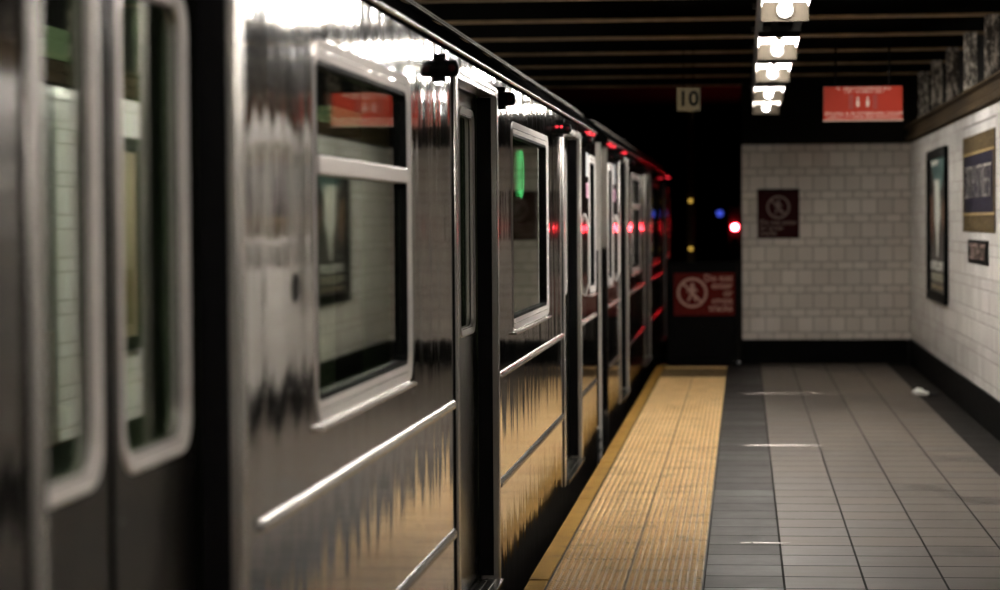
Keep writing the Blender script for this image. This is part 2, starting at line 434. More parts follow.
# tactile strip : sheets 0.29 wide, two abreast, with truncated domes standing on them
def tactile():
    mb = MB(); X0, X1 = -0.752, -0.166
    wd = (X1 - X0 - 0.006) / 2; sy = 0.305; y = 1.0
    n = 6; cs = [(math.cos(2*PI*i/n + .5), math.sin(2*PI*i/n + .5)) for i in range(n)]
    rowi = 0
    while y < 22.9:
        g0 = 2 if 21.35 < y < 22.35 else 0  # sheets in this band near the far end are darker
        for k in range(2):
            a = X0 + k*(wd + 0.006)
            h = random.uniform(-0.0008, 0.0008)
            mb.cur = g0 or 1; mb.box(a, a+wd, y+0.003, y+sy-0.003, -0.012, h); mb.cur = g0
            for i in range(10):
                for j in range(6):
                    cx = a + wd*(i+0.5)/10; cy = y + 0.016 + (sy-0.016)*(j+0.5)/6
                    vs = [(cx + c*0.0125, cy + s_*0.0125, h) for c, s_ in cs] + [(cx + c*0.0078, cy + s_*0.0078, h+0.0062) for c, s_ in cs]
                    mb.add(vs, [(q, (q+1) % n, n+(q+1) % n, n+q) for q in range(n)] + [tuple(range(n, 2*n))])
        y += sy; rowi += 1
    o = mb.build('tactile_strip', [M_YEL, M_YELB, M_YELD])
    return tag(o, 'wide worn yellow tactile warning strip with raised domes along the platform edge', 'tactile paving')
tactile()
mb = MB(); y = 1.0
while y < 23.2:
    L = 0.92; mb.box(EDGE, -0.762, y, min(y+L-0.004, 23.2), -0.035, random.uniform(-0.003, 0.001)); y += L
tag(mb.build('edge_board', M_EDGE, bevel=0.004), 'narrow scuffed yellow painted board at the lip of the platform beside the train', 'edge board')
struct(MB().box(-0.762, -0.752, 1.0, 23.1, -0.012, -0.004), 'trim_6', M_RUBBER)

# transverse beams under the ceiling
for i in range(17):
    y = -1.3 + 1.57*i
    mb = MB(); x0, x1, zb = -5.15, W+0.14, 2.72
    mb.cur = 0; mb.box(x0, x1, y-0.065, y+0.065, zb, zb+0.016); mb.cur = 1; mb.box(x0, x1, y-0.09, y+0.09, 2.983, 2.999).box(x0, x1, y-0.006, y+0.006, zb+0.016, 2.983)  # lower flange coloured lighter as if lit, web and top flange dark as in shade
    struct(mb, 'ceiling_beam', [M_BEAM_LIT, M_SOOT])
# stub columns standing on the cornice of the right wall
base = None
for i in range(16):
    y = 21.83 - 1.49*i
    mb = MB(); zb, zt = TOP+0.151, 2.715
    mb.box(W-0.035, W+0.045, y-0.075, y-0.062, zb, zt).box(W-0.035, W+0.045, y+0.062, y+0.075, zb, zt).box(W-0.001, W+0.011, y-0.062, y+0.062, zb, zt)
    mb.box(W-0.05, W+0.06, y-0.09, y+0.09, zb, zb+0.012)
    for zz in (zb+0.1, zb+0.25, zb+0.36):
        for s_ in (-0.05, 0.05): mb.ball((W+0.005+s_*0.5, y-0.077, zz), 0.011, 8, 4)
    struct(mb, 'stub_column', M_PEEL)

# ================================================================== PLATFORM LIGHTS
XC = 0.20
def make_fixture():
    t = empty('ceiling_light', (XC, 0, 2.35), 'x', 'ceiling light', 'fluorescent lights in a row over the platform')
    L = 0.85       # runs from y=-L (near) to y=0 (far end plate)
    # reflector : shallow tray, open below
    mb = MB(); pr = [(-0.112, 0.070), (-0.105, 0.094), (0.105, 0.094), (0.112, 0.070), (0.116, 0.072), (0.110, 0.100), (-0.110, 0.100), (-0.116, 0.072)]
    mb.prism(pr, -L, -0.012); mb.build('reflector', M_REFL, t)
    mb = MB(); mb.box(-0.05, 0.05, -L+0.03, -0.03, 0.1005, 0.135); mb.build('ballast_housing', M_HOUSE, t, bevel=0.006)
    for yy, nm in ((0.0, 'end_plate'), (-L, 'end_plate')):
        # far plate hangs below the reflector; the near one is only as deep as the tray
        z0 = 0.0 if yy == 0.0 else 0.068
        mb = MB(); mb.box(-0.116, 0.116, yy-0.010, yy, z0, 0.102); mb.build(nm, M_PLATE, t, bevel=0.003)
    mb = MB(); mb.tube((0, -L+0.03, 0.056), (0, -0.024, 0.056), 0.025, n=20); mb.build('fluorescent_tube', M_TUBE, t, smooth=True)
    mb = MB(); mb.tube((0, -0.024, 0.056), (0, -0.0105, 0.056), 0.040, n=20); mb.build('lamp_holder', M_HOUSE, t, smooth=True)  # holder made wide and dark to give the shadow ring round the tube
    mb = MB(); mb.box(-0.02, 0.02, -L+0.005, -L+0.029, 0.05, 0.094); mb.build('lamp_holder', M_REFL, t)
    for yy in (-L+0.25, -0.25):
        mb = MB(); mb.box(-0.012, 0.012, yy-0.012, yy+0.012, 0.1355, 0.155); mb.build('hanger_bracket', M_HOUSE, t)
    return t
proto = make_fixture(); proto.location.y = 11.70
lab = {11.70: 'nearest visible fluorescent light over the platform, cut by the top of the photo',
       14.45: 'second nearest fluorescent light in the row over the platform', 16.75: 'middle fluorescent light of the five seen over the platform',
       19.5: 'fourth fluorescent light along the row over the platform, second from the end wall', 21.8: 'farthest fluorescent light over the platform, nearest the white end wall'}
proto['label'] = lab[11.70]
for y in (14.45, 16.75, 19.5, 21.8, 6.2, 3.7, 1.2):  # the last three are unseen lights added to brighten the train door frames
    c = copy_tree(proto); c.location.y = y
    dimmed = {19.5: M_TUBE_DIM, 21.8: M_TUBE_DIMMEST, 6.2: M_TUBE_DIM, 3.7: M_TUBE_DIM, 1.2: M_TUBE_DIM}.get(y)
    if dimmed:
        for ch in c.children:
            if ch.name.startswith('fluorescent_tube'): ch.data = ch.data.copy(); ch.data.materials[0] = dimmed
    c['label'] = lab.get(y, 'added fluorescent light overhead, out of view, that lights the train door frames')
mb = MB(); mb.box(XC-0.13, XC-0.09, -3, 22.2, 2.505, 2.545).box(XC+0.09, XC+0.13, -3, 22.2, 2.505, 2.545)
y = -2.5
while y < 22: mb.box(XC-0.15, XC+0.15, y-0.02, y+0.02, 2.5455, 2.575); mb.tube((XC, y, 2.575), (XC, y, 2.7195 if False else 2.999), 0.010, n=8); y += 1.57
tag(mb.build('lighting_channel', M_HOUSE), 'black twin steel channel that carries the row of platform lights', 'light support')

# ================================================================== SIGNS
def disc(mb, cx, cz, r, y0, y1, n=28):
    return mb.tube((cx, y0, cz), (cx, y1, cz), r, n=n)
def ring_xz(mb, cx, cz, r0, r1, y0, y1, n=36):
    vs = []
    for y, r in ((y0, r0), (y0, r1), (y1, r1), (y1, r0)):
        vs += [(cx + r*math.cos(2*PI*i/n), y, cz + r*math.sin(2*PI*i/n)) for i in range(n)]
    fs = []
    for k in range(4):
        a, b = k*n, ((k+1) % 4)*n
        fs += [(a+i, a+(i+1) % n, b+(i+1) % n, b+i) for i in range(n)]
    return mb.add(vs, fs)
def bar_xz(mb, p, q, w_, y0, y1):
    p, q = Vector((p[0], 0, p[1])), Vector((q[0], 0, q[1])); d = (q-p).normalized(); n = Vector((-d.z, 0, d.x))*w_/2
    pts = [p+n, q+n, q-n, p-n]
    return mb.add([(v.x, y, v.z) for y in (y0, y1) for v in pts], [(0, 1, 2, 3), (7, 6, 5, 4), (0, 4, 5, 1), (1, 5, 6, 2), (2, 6, 7, 3), (3, 7, 4, 0)])
def pictogram(parent, cx, cz, r, y, m, name='no_walking_symbol'):
    mb = MB(); f, b = y-0.003, y
    ring_xz(mb, cx, cz, r, r*0.84, f, b)
    bar_xz(mb, (cx-r*0.66, cz+r*0.66), (cx+r*0.66, cz-r*0.66), r*0.14, f-0.001, b)
    disc(mb, cx, cz+r*0.52, r*0.13, f, b, 14)                                          # head
    bar_xz(mb, (cx, cz+r*0.40), (cx, cz-r*0.08), r*0.30, f, b)                         # torso
    bar_xz(mb, (cx-r*0.02, cz-r*0.02), (cx-r*0.28, cz-r*0.56), r*0.13, f, b)           # legs
    bar_xz(mb, (cx+r*0.02, cz-r*0.02), (cx+r*0.26, cz-r*0.56), r*0.13, f, b)
    bar_xz(mb, (cx-r*0.08, cz+r*0.33), (cx-r*0.34, cz+r*0.02), r*0.10, f, b)           # arms
    bar_xz(mb, (cx+r*0.08, cz+r*0.33), (cx+r*0.34, cz+r*0.08), r*0.10, f, b)
    return mb.build(name, m, parent)

# gate at the platform end
g = empty('end_gate', (-0.40, YE-0.25, 0), 'low black steel gate closing the platform end beside the tunnel', 'gate')
mb = MB(); x0, x1 = -0.34, 0.374
mb.box(x0, x0+0.03, -0.015, 0.015, 0, 1.0).box(x1-0.03, x1, -0.015, 0.015, 0, 1.0).box(x0+0.03, x1-0.03, -0.015, 0.015, 0.97, 1.0).box(x0+0.03, x1-0.03, -0.015, 0.015, 0.0, 0.06)
mb.build('gate_frame', M_BLACK, g, bevel=0.004)
mb = MB(); mb.box(x0+0.03, x1-0.03, -0.004, 0.004, 0.06, 0.97); mb.build('gate_panel', M_BLACK, g)
mb = MB(); mb.tube((0.345, -0.03, 0), (0.345, -0.03, 1.02), 0.013, n=14); mb.build('hinge_post', M_SOOT, g, smooth=True)
mb = MB(); mb.ball((0.345, -0.03, 0.025), 0.022, 14, 8, (1, 1, 0.9)); mb.build('post_foot', M_NOTICE, g, smooth=True)
s = empty('warning_sign', (-0.385, YE-0.272, 0.48), 'red rectangular sign hung on the low gate at the end of the yellow strip', 'sign')
mb = MB(); mb.box(-0.293, 0.293, -0.004, 0.004, 0, 0.412); mb.build('sign_board', M_MAROON, s, bevel=0.002)
pictogram(s, -0.115, 0.222, 0.145, -0.0045, M_SIGNPINK)
for i, t_ in enumerate(('Do not', 'enter', 'or', 'cross', 'tracks')):
    text_obj('lettering', t_, 0.092, M_SIGNPINK, s, (0.272, -0.0065, 0.36 - 0.072*i), align='RIGHT', bold=0.001)

# square sign on the end wall
s = empty('prohibition_sign', (0.332, YE-0.012, 1.222), 'dark maroon square sign fixed to the white tiled end wall', 'sign')
mb = MB(); mb.box(-0.203, 0.203, -0.004, 0.011, 0, 0.458); mb.build('sign_board', [M_MAROOND], s, bevel=0.002)
mb = MB(); mb.box(-0.205, 0.205, -0.006, 0.0105, 0.4585, 0.478); mb.build('sign_rail', M_BLACK, s)
pictogram(s, 0.0, 0.30, 0.112, -0.0045, M_SIGNDIM)
for i, t_ in enumerate(('Do not enter', 'or cross', 'tracks')):
    text_obj('lettering', t_, 0.066, M_SIGNDIM, s, (-0.178, -0.0065, 0.152 - 0.052*i), align='LEFT', bold=0.0008)

# small square 10 marker over the platform edge
s = empty('car_stop_marker', (-0.405, 17.8, 2.205), 'small square cream board with a black number 10 hanging over the platform edge', 'sign')
mb = MB(); mb.box(-0.085, 0.085, -0.003, 0.003, 0, 0.172); mb.build('marker_board', M_CREAM, s, bevel=0.001)
text_obj('numerals', '10', 0.155, M_BLACK, s, (0.0, -0.0055, 0.086), bold=0.004)
mb = MB(); mb.box(-0.04, -0.033, -0.002, 0.002, 0.1725, 0.794).box(0.033, 0.04, -0.002, 0.002, 0.1725, 0.794); mb.build('hanger', M_BLACK, s)

# orange-red hanging sign
s = empty('hanging_sign', (0.86, 17.6, 2.108), 'orange red rectangular sign hanging from the ceiling by two rods', 'sign')
mb = MB(); mb.box(-0.283, 0.283, -0.02, 0.02, 0.012, 0.25); mb.build('sign_board', M_SIGNRED, s, bevel=0.003)
mb = MB(); mb.box(-0.286, 0.286, -0.023, 0.023, 0, 0.0118); mb.build('bottom_rail', M_SIGNPINK, s)
mb = MB(); mb.box(-0.286, 0.286, -0.023, 0.023, 0.2505, 0.262); mb.build('top_rail', M_BLACK, s)
for xx in (-0.195, 0.19):
    mb = MB(); mb.tube((xx, 0, 0.2625), (xx, 0, 0.611), 0.008, n=10); mb.build('hanger_rod', M_BLACK, s)
mb = MB(); f, b = -0.0225, -0.0205
rg = random.Random(3)
def pseudo_line(mb, x0, x1, z, h, gap=0.15):
    x = x0
    while x < x1:
        if rg.random() < gap: x += h*0.7; continue
        wd = h*rg.uniform(0.45, 0.7); k = rg.randrange(3)
        mb.box(x, x+h*0.16, f, b, z, z+h)
        if k != 0: mb.box(x+h*0.16, x+wd, f, b, z+h*0.82, z+h)
        if k != 1: mb.box(x+h*0.16, x+wd, f, b, z, z+h*0.18)
        if k == 2: mb.box(x+h*0.16, x+wd, f, b, z+h*0.42, z+h*0.58)
        x += wd + h*0.2
for a_ in ((-0.19, 0.20, 0.226, 0.017), (-0.14, 0.15, 0.203, 0.015), (-0.27, 0.27, 0.046, 0.018), (-0.26, 0.26, 0.022, 0.014)):
    mb = MB(); pseudo_line(mb, *a_, gap=0.12); mb.build('lettering', M_SIGNWHITE, s)
for xx in (-0.037, 0.033):
    mb = MB(); disc(mb, xx, 0.165, 0.0085, f, b, 12); bar_xz(mb, (xx, 0.150), (xx, 0.112), 0.021, f, b); disc(mb, xx, 0.112, 0.0105, f, b, 12)
    mb.build('person_symbol', M_SIGNWHITE, s)
M_REDP = plain('sign_darker_red', (0.32, 0.04, 0.03), 0.4)
for xx in (-0.086, 0.086):
    mb = MB(); mb.box(xx-0.016, xx+0.016, f, b, 0.085, 0.192); mb.build('door_symbol', M_REDP, s)

# mosaic station name on the right wall
s = empty('station_name_mosaic', (W-0.004, 15.57, 1.302), 'large dark blue mosaic name panel with gold bands set in the tiled right wall', 'mosaic sign')
mb = MB(); mb.box(-0.004, 0.0035, 0, 2.24, 0, 0.675); mb.build('mosaic_panel', M_MOS, s)
me = text_obj('lettering', '28TH STREET', 0.34, M_MOSL, s, (-0.0055, 1.12, 0.335), face='-X', sx=0.90, bold=-0.006)
s = empty('small_mosaic_tablet', (W-0.004, 16.02, 1.083), 'small black mosaic tablet below the dark blue name panel', 'mosaic sign')
mb = MB(); mb.box(-0.004, 0.0035, 0, 1.40, 0, 0.165); mb.build('tablet_panel', M_BLACK, s)
text_obj('lettering', '28TH ST', 0.155, M_SIGNDIM, s, (-0.0055, 0.70, 0.078), face='-X', sx=1.9, bold=0.002)
struct(MB().box(W-0.003, W-0.0005, 15.56, 17.86, 2.045, 2.052), 'trim_7', M_CONC)

# framed posters on the right wall
M_TEAL = plain('poster_teal', (0.05, 0.12, 0.11), 0.4, scale=3)
M_PWHITE = plain('poster_white', (0.72, 0.72, 0.66), 0.4)
M_PORANGE = plain('poster_orange', (0.20, 0.09, 0.045), 0.4)
M_PBEI = plain('poster_cream', (0.42, 0.40, 0.30), 0.4)
M_BEIGE = plain('poster_beige', (0.30, 0.24, 0.15), 0.4, scale=3)
M_PGLASS = plain('poster_black_print', (0.012, 0.013, 0.014), 0.25)
def poster(y0, y1, z0, z1, label, kind):
    t = empty('framed_poster', (W-0.003, y0, z0), label, 'poster', 'framed posters on the right wall')
    wd, ht = y1-y0, z1-z0
    mb = MB(); mb.rring(0, wd, 0, ht, 0.01, 0.075, 0, -0.03, inner=0.004); mb.build('frame', M_BLACK, t)
    mb = MB(); mb.box(-0.012, 0, 0.06, wd-0.06, 0.06, ht-0.06); mb.build('print', M_PGLASS if kind == 0 else M_BEIGE, t)
    X = -0.014
    if kind == 0:
        # viewed from the platform the far end (large y) is on the left
        def poly(pts, m, nm, x=X):
            q = MB(); n = len(pts)
            q.add([(xx, wd*(1-u), ht*v) for xx in (x, x+0.0015) for u, v in pts],
                  [tuple(range(n)), tuple(range(n, 2*n))[::-1]] + [(i, (i+1) % n, n+(i+1) % n, n+i) for i in range(n)])
            return q.build(nm, m, t)
        poly([(0.13, 0.94), (0.86, 0.94), (0.80, 0.80), (0.66, 0.72), (0.34, 0.76), (0.20, 0.86)], M_TEAL, 'sky_print')
        poly([(0.34, 0.80), (0.62, 0.80), (0.64, 0.70), (0.66, 0.56), (0.57, 0.44), (0.53, 0.29), (0.49, 0.29), (0.45, 0.44), (0.36, 0.55)], M_PWHITE, 'figure_print', X-0.002)
        poly([(0.12, 0.72), (0.24, 0.66), (0.27, 0.52), (0.20, 0.36), (0.14, 0.50)], M_PORANGE, 'side_print', X-0.002)
        poly([(0.80, 0.68), (0.87, 0.62), (0.85, 0.46), (0.79, 0.52)], M_PORANGE, 'side_print', X-0.002)
        poly([(0.16, 0.93), (0.55, 0.93), (0.55, 0.90), (0.16, 0.90)], M_PWHITE, 'headline_print', X-0.002)
        # two blocks of tall, unreadable capitals
        for v0, v1, nn, m in ((0.205, 0.265, 8, M_PWHITE), (0.135, 0.185, 6, M_PBEI), (0.085, 0.11, 12, M_BEIGE)):
            q = MB(); rr = random.Random(int(v0*1000)); a, b_ = wd*0.18, wd*0.84; st = (b_-a)/nn
            for i in range(nn):
                yy = a + st*i; za, zb = v0*ht, v1*ht; th = st*0.22; k = rr.randrange(3); x_, x2 = X-0.004, X-0.002
                q.box(x_, x2, yy, yy+th, za, zb)
                if k: q.box(x_, x2, yy+th, yy+st*0.75, zb-(zb-za)*0.2, zb)
                if k != 1: q.box(x_, x2, yy+th, yy+st*0.75, za, za+(zb-za)*0.2)
                if k != 0: q.box(x_, x2, yy+st*0.55, yy+st*0.75, za+(zb-za)*0.2, zb-(zb-za)*0.2)
            q.build('lettering', m, t)
    else:
        q = MB(); q.box(X, X+0.0015, 0.2, wd-0.2, ht*0.12, ht*0.38); q.build('lower_print', M_CREAM, t)
    return t
poster(19.12, 20.95, 0.715, 1.97, 'tall black framed poster with a pale figure print, on the right wall near the corner', 0)
poster(12.84, 14.1, 0.66, 1.90, 'black framed beige poster outside the photo, seen mirrored in the train door windows', 1)

# ================================================================== TRAIN
PX = -0.925                      # outer face of the car side, at car-local x = 0
HALF = 6.75
def make_car():
    t = empty('subway_car', (PX, 8.3, -0.30), 'x', 'train car', 'subway cars of the train')
    B = 0.30                     # local z of platform level
    DO = [-4.6, 0.0, 4.62]; OW = 0.615; Z0, ZD0, ZD1, ZT = 0.0, B+0.07, B+1.86, B+1.93
    wins = [(-3.17, -1.66), (1.28, 3.06)]     # big windows (outer frame)
    WZ0, WZ1 = B+0.952, B+1.80
    cabs = [(-6.70, -6.12), (6.12, 6.70)]
    SH = 0.045
    # ---- side wall with openings
    mb = MB()
    def hole_panel(y0, y1, holes, x1=0.0, x0=-SH):
        ys = sorted({y0, y1} | {h for a in holes for h in a[:2]}); 
        for a, b_ in zip(ys, ys[1:]):
            hs = [h for h in holes if h[0] <= a and h[1] >= b_]
            if not hs: mb.box(x0, x1, a, b_, Z0, ZT)
            else:
                h = hs[0]; mb.box(x0, x1, a, b_, Z0, h[2]); mb.box(x0, x1, a, b_, h[3], ZT)
    e = 0.03
    def win_hole(a, b_): return (a+e, b_-e, WZ0+e, WZ1-e)
    hole_panel(-HALF, DO[0]-OW, [win_hole(*cabs[0])])
    hole_panel(DO[0]+OW, DO[1]-OW, [win_hole(*wins[0])])
    hole_panel(DO[1]+OW, DO[2]-OW, [win_hole(*wins[1])])
    hole_panel(DO[2]+OW, HALF, [win_hole(*cabs[1])])
    for d in DO:
        mb.box(-SH, 0, d-OW, d+OW, ZD1, ZT); mb.box(-SH, 0, d-OW, d+OW, Z0, B+0.03)
    mb.build('side_wall', M_STEEL, t)
    # far side wall, floor, roof, ends
    mb = MB(); F = -2.6
    mb.box(F-0.05, F, -HALF, HALF, Z0, B+0.95); mb.box(F-0.05, F, -HALF, HALF, B+1.80, ZT)
    for a, b_ in ((-6.75, -6.6), (-6.2, -5.2), (-4.1, -3.2), (-1.6, -0.55), (0.55, 1.6), (3.2, 4.1), (5.2, 6.2), (6.6, 6.75)): mb.box(F-0.05, F, a, b_, B+0.95, B+1.80)
    mb.build('far_side_wall', M_INT, t)
    mb = MB(); mb.box(F+0.001, -SH-0.03, -HALF+0.05, HALF-0.05, B-0.02, B+0.055); mb.build('cabin_floor', M_INT, t)
    mb = MB()                                                     # roof, with the gutter and the drip rail on its edge
    prof = [(0.0, 1.932), (0.0, 1.965), (-0.03, 2.0), (-0.075, 2.045), (-0.16, 2.10), (-0.35, 2.17), (-0.8, 2.24), (-1.3, 2.26), (-1.8, 2.24), (-2.25, 2.17), (-2.45, 2.10), (-2.6, 2.0), (-2.65, 1.932)]
    inn = [(-2.58, 1.94), (-2.5, 2.0), (-2.2, 2.09), (-1.3, 2.16), (-0.4, 2.09), (-0.12, 2.0), (-0.06, 1.932)]
    P = [(x, z+B) for x, z in prof] + [(x, z+B) for x, z in inn]
    n = len(prof); k = len(inn)
    # build as a shell of quads (outer and inner skins bridged)
    def strip(pts, y0, y1):
        return [(x, y, z) for y in (y0, y1) for x, z in pts]
    mb.add(strip(P[:n], -HALF, HALF), [(i, i+1, n+i+1, n+i) for i in range(n-1)])
    mb.add(strip(P[n:], -HALF, HALF), [(i, i+1, k+i+1, k+i) for i in range(k-1)])
    mb.build('roof', M_ROOF, t, smooth=True)
    mb = MB(); mb.tube((0.006, -HALF, B+1.948), (0.006, HALF, B+1.948), 0.007, n=10); mb.build('gutter_rail', M_DOOR, t, smooth=True)
    mb = MB(); mb.tube((-0.080, -HALF, B+2.060), (-0.080, HALF, B+2.060), 0.005, n=8).tube((-0.108, -HALF, B+2.088), (-0.108, HALF, B+2.088), 0.004, n=8); mb.build('drip_rail', M_TRIM, t, smooth=True)
    for sgn in (-1, 1):
        y = sgn*HALF
        mb = MB(); ya, yb = (y, y+0.05) if sgn < 0 else (y-0.05, y)
        mb.box(-0.96, -0.001 if False else -0.0455, ya, yb, Z0, B+1.93).box(-2.6, -1.66, ya, yb, Z0, B+1.93).box(-1.66, -0.96, ya, yb, B+1.87, B+1.93)
        mb.build('end_wall', M_ENDW, t)
        mb = MB(); mb.prism([(x, z+B) for x, z in prof], ya+0.002, yb-0.002); mb.build('roof_end', M_ROOF, t)
        mb = MB(); mb.box(-1.655, -0.965, ya+0.01, yb-0.01, B+0.06, B+1.865); mb.build('end_door', M_DOOR, t)
        # corner post, pantograph gate posts and anticlimber in the gap
        yo = y + sgn*0.004
        mb = MB(); yb2 = y + sgn*0.16
        mb.box(-2.5, -0.06, min(yo, yb2), max(yo, yb2), B-0.25, B-0.02)
        for zz in (0.03, 0.10, 0.17): mb.box(-2.5, -0.05, min(yo, yb2)-0.0, max(yo, yb2)+0.01, B-0.27+zz, B-0.255+zz)
        mb.build('anticlimber', M_DARK, t)
        mb = MB(); 
        for zz in (B+0.25, B+0.55, B+0.85, B+1.12): mb.tube((-0.09, yo, zz), (-0.09, y+sgn*0.27, zz-0.02), 0.011, n=8)
        mb.box(-0.14, -0.05, min(y+sgn*0.24, y+sgn*0.285), max(y+sgn*0.24, y+sgn*0.285), B+0.02, B+1.2)
        mb.build('gap_guard', M_RUBBER, t)
    # ---- windows
    def window(y0, y1, nm='window', bar=True):
        fr = MB(); fr.rring(y0, y1, WZ0, WZ1, 0.065, 0.05, -0.02, 0.004, inner=0.03, slope=0.008)
        f_ = fr.build(nm, M_FRAME, t, smooth=True)
        g_ = MB(); g_.rring(y0+0.045, y1-0.045, WZ0+0.045, WZ1-0.045, 0.035, 0.014, -0.05, -0.003, inner=0.02); g_.build('gasket', M_RUBBER, f_)
        p = MB(); p.rplate(y0+0.06, y1-0.06, WZ0+0.06, WZ1-0.06, 0.02, -0.026, -0.021); p.build('glass', M_GLASS, f_)
        b2 = MB(); b2.box(-0.01, 0.016, y0+0.01, y1-0.01, WZ0-0.014, WZ0-0.003); b2.build('sill', M_TRIM, f_, bevel=0.003)
        if bar:
            b3 = MB(); b3.box(-0.026, 0.003, y0+0.056, y1-0.056, B+1.500, B+1.542); b3.build('crossbar', M_FRAME, f_, bevel=0.004)
        return f_
    ws = []
    for i, (a, b_) in enumerate(wins): ws.append(window(a, b_, bar=(i == 0)))
    for a, b_ in cabs: window(a, b_, 'cab_window', bar=False)
    # ---- doors
    for d in DO:
        for s_ in (-1, 1):
            a, b_ = (d-OW-0.02, d-0.006) if s_ < 0 else (d+0.006, d+OW+0.02)
            X0, X1 = -0.105, -0.07
            wy0, wy1 = (d-0.51, d-0.09) if s_ < 0 else (d+0.09, d+0.51)
            q = MB(); hz0, hz1 = B+1.012, B+1.775
            q.box(X0, X1, a, wy0, ZD0, ZD1+0.02).box(X0, X1, wy1, b_, ZD0, ZD1+0.02).box(X0, X1, wy0, wy1, ZD0, hz0).box(X0, X1, wy0, wy1, hz1, ZD1+0.02)
            lf = q.build('door_leaf', M_DOOR, t)
            q = MB(); q.rring(wy0-0.03, wy1+0.03, hz0-0.03, hz1+0.03, 0.07, 0.032, X1-0.01, X1+0.005, inner=0.05, slope=0.006); q.build('window_frame', M_FRAME, lf, smooth=True)
            q = MB(); q.rplate(wy0, wy1, hz0, hz1, 0.03, X1-0.018, X1-0.013); q.build('glass', M_GLASS, lf)
            q = MB(); ya, yb = (d-0.006, d-0.0005) if s_ < 0 else (d+0.0005, d+0.006)
            q.box(X0+0.005, X1+0.004, ya, yb, ZD0, ZD1); q.build('edge_seal', M_RUBBER, lf)
        for s_ in (-1, 1):
            y = d + s_*OW
            q = MB(); ya, yb = (y-0.055, y+0.002) if s_ < 0 else (y-0.002, y+0.055)
            q.box(-0.062, 0.010, ya, yb, B+0.03, ZD1+0.03); q.build('door_post', M_TRIM, t, smooth=True, bevel=0.006)
            q = MB(); ya, yb = (y-0.063, y-0.056) if s_ < 0 else (y+0.056, y+0.063)
            q.box(-0.001, 0.004, ya, yb, B+0.03, ZD1+0.03); q.build('post_seal', M_RUBBER, t)
            q = MB(); ya, yb = (y+0.0025, y+0.012) if s_ < 0 else (y-0.012, y-0.0025)
            q.box(-0.066, -0.012, ya, yb, ZD0, ZD1-0.005); q.build('jamb_seal', M_RUBBER, t)
        q = MB(); q.box(-0.055, 0.010, d-OW+0.003, d+OW-0.003, ZD1-0.002, ZD1+0.03)
        yy = d-OW+0.04
        while yy < d+OW-0.03: q.ball((0.010, yy, ZD1+0.016), 0.006, 8, 4, (0.5, 1, 1)); yy += 0.05
        q.build('door_header', M_TRIM, t)
        q = MB(); q.box(-0.12, 0.022, d-OW+0.035, d+OW-0.035, B+0.035, B+0.06)
        for zz in range(5): q.box(-0.10+0.03*zz, -0.09+0.03*zz, d-OW+0.04, d+OW-0.04, B+0.06, B+0.063)
        q.build('threshold', M_DOOR, t, bevel=0.003)
    # ---- rub rails, one per stretch of wall
    for a, b_ in ((-HALF+0.02, DO[0]-OW-0.07), (DO[0]+OW+0.15, DO[1]-OW-0.065), (DO[1]+OW+0.065, DO[2]-OW-0.065), (DO[2]+OW+0.065, HALF-0.02)):
        for zc, hh, nm in ((B+0.812, 0.0145, 'upper_rub_rail'), (B+0.40, 0.016, 'lower_rub_rail')):
            q = MB(); pr = [(0.0005, zc-hh), (0.009, zc-hh*0.8), (0.011, zc-hh*0.3), (0.011, zc+hh*0.1), (0.006, zc+hh*0.75), (0.0005, zc+hh)]
            q.prism(pr, a+0.04, b_-0.04); n = len(pr)
            for y_a, y_b in ((a, a+0.04), (b_, b_-0.04)):     # tapered ends
                q.add([(0.0005 + (x-0.0005)*0.1, y_a, zc+(z-zc)*0.6) for x, z in pr] + [(x, y_b, z) for x, z in pr], [(i, (i+1) % n, n+(i+1) % n, n+i) for i in range(n)] + [tuple(range(n))])
            q.build(nm, M_TRIM if nm[0] == 'u' else M_DOOR, t, smooth=True)
    # ---- door guard lamps beside the doors
    for y in (-1.0+0.0, 0.84, 3.82, 5.58, -5.6, -3.8):
        q = MB(); q.tube((0.0, y, B+1.862), (0.045, y, B+1.862), 0.028, 0.026, n=16).ball((0.045, y, B+1.862), 0.026, 14, 8, (0.6, 1, 1))
        q.box(0.0, 0.02, y-0.012, y+0.012, B+1.822, B+1.908)
        h_ = q.build('guard_lamp', M_BLACK, t, smooth=True)
        q = MB(); q.ball((0.040, y-0.022, B+1.862), 0.012, 10, 6); q.build('lamp_lens', M_MAROOND, h_, smooth=True)
    for y, z, m in ((6.05, 1.925, M_REDIND), (6.4, 1.925, M_REDIND), (-6.55, 1.925, M_REDIND), (-6.0, 1.925, M_REDIND), (-4.4, 1.925, M_REDIND), (-5.4, 1.85, M_REDIND), (-4.85, 1.90, M_REDIND), (0.9, 1.87, M_ORIND), (-0.8, 1.88, M_REDIND), (3.8, 1.87, M_REDIND)):
        if z < 1.9 and False: continue
        q = MB(); q.ball((0.010, y, B+z), 0.009, 12, 6); q.build('indicator_light', m, t, smooth=True)
    # ---- grab handles and notices at the ends
    for s_ in (-1, 1):
        q = MB(); y = s_*5.70
        q.path([(0.0, y, B+0.96), (0.022, y, B+1.04), (0.022, y, B+1.36), (0.0, y, B+1.44)], 0.008); q.build('grab_handle', M_FRAME, t, smooth=True)
        q = MB(); q.box(0.0005, 0.002, s_*5.92-0.10, s_*5.92+0.10, B+1.533, B+1.622); q.build('lilac_notice', M_LILAC, t)
        q = MB(); q.box(0.0005, 0.002, s_*5.92-0.10, s_*5.92+0.10, B+1.66, B+1.80); q.build('grey_notice', M_NOTICE, t)
        # lettering-like lines on the grey notice are too small to read in the photo
    # ---- underframe
    mb = MB(); mb.box(-2.5, -0.12, -6.2, 6.2, -0.45, -0.002)
    for c in (-5.0, -2.9, 2.9, 5.0):
        pass
    mb.build('underframe', M_DARK, t)
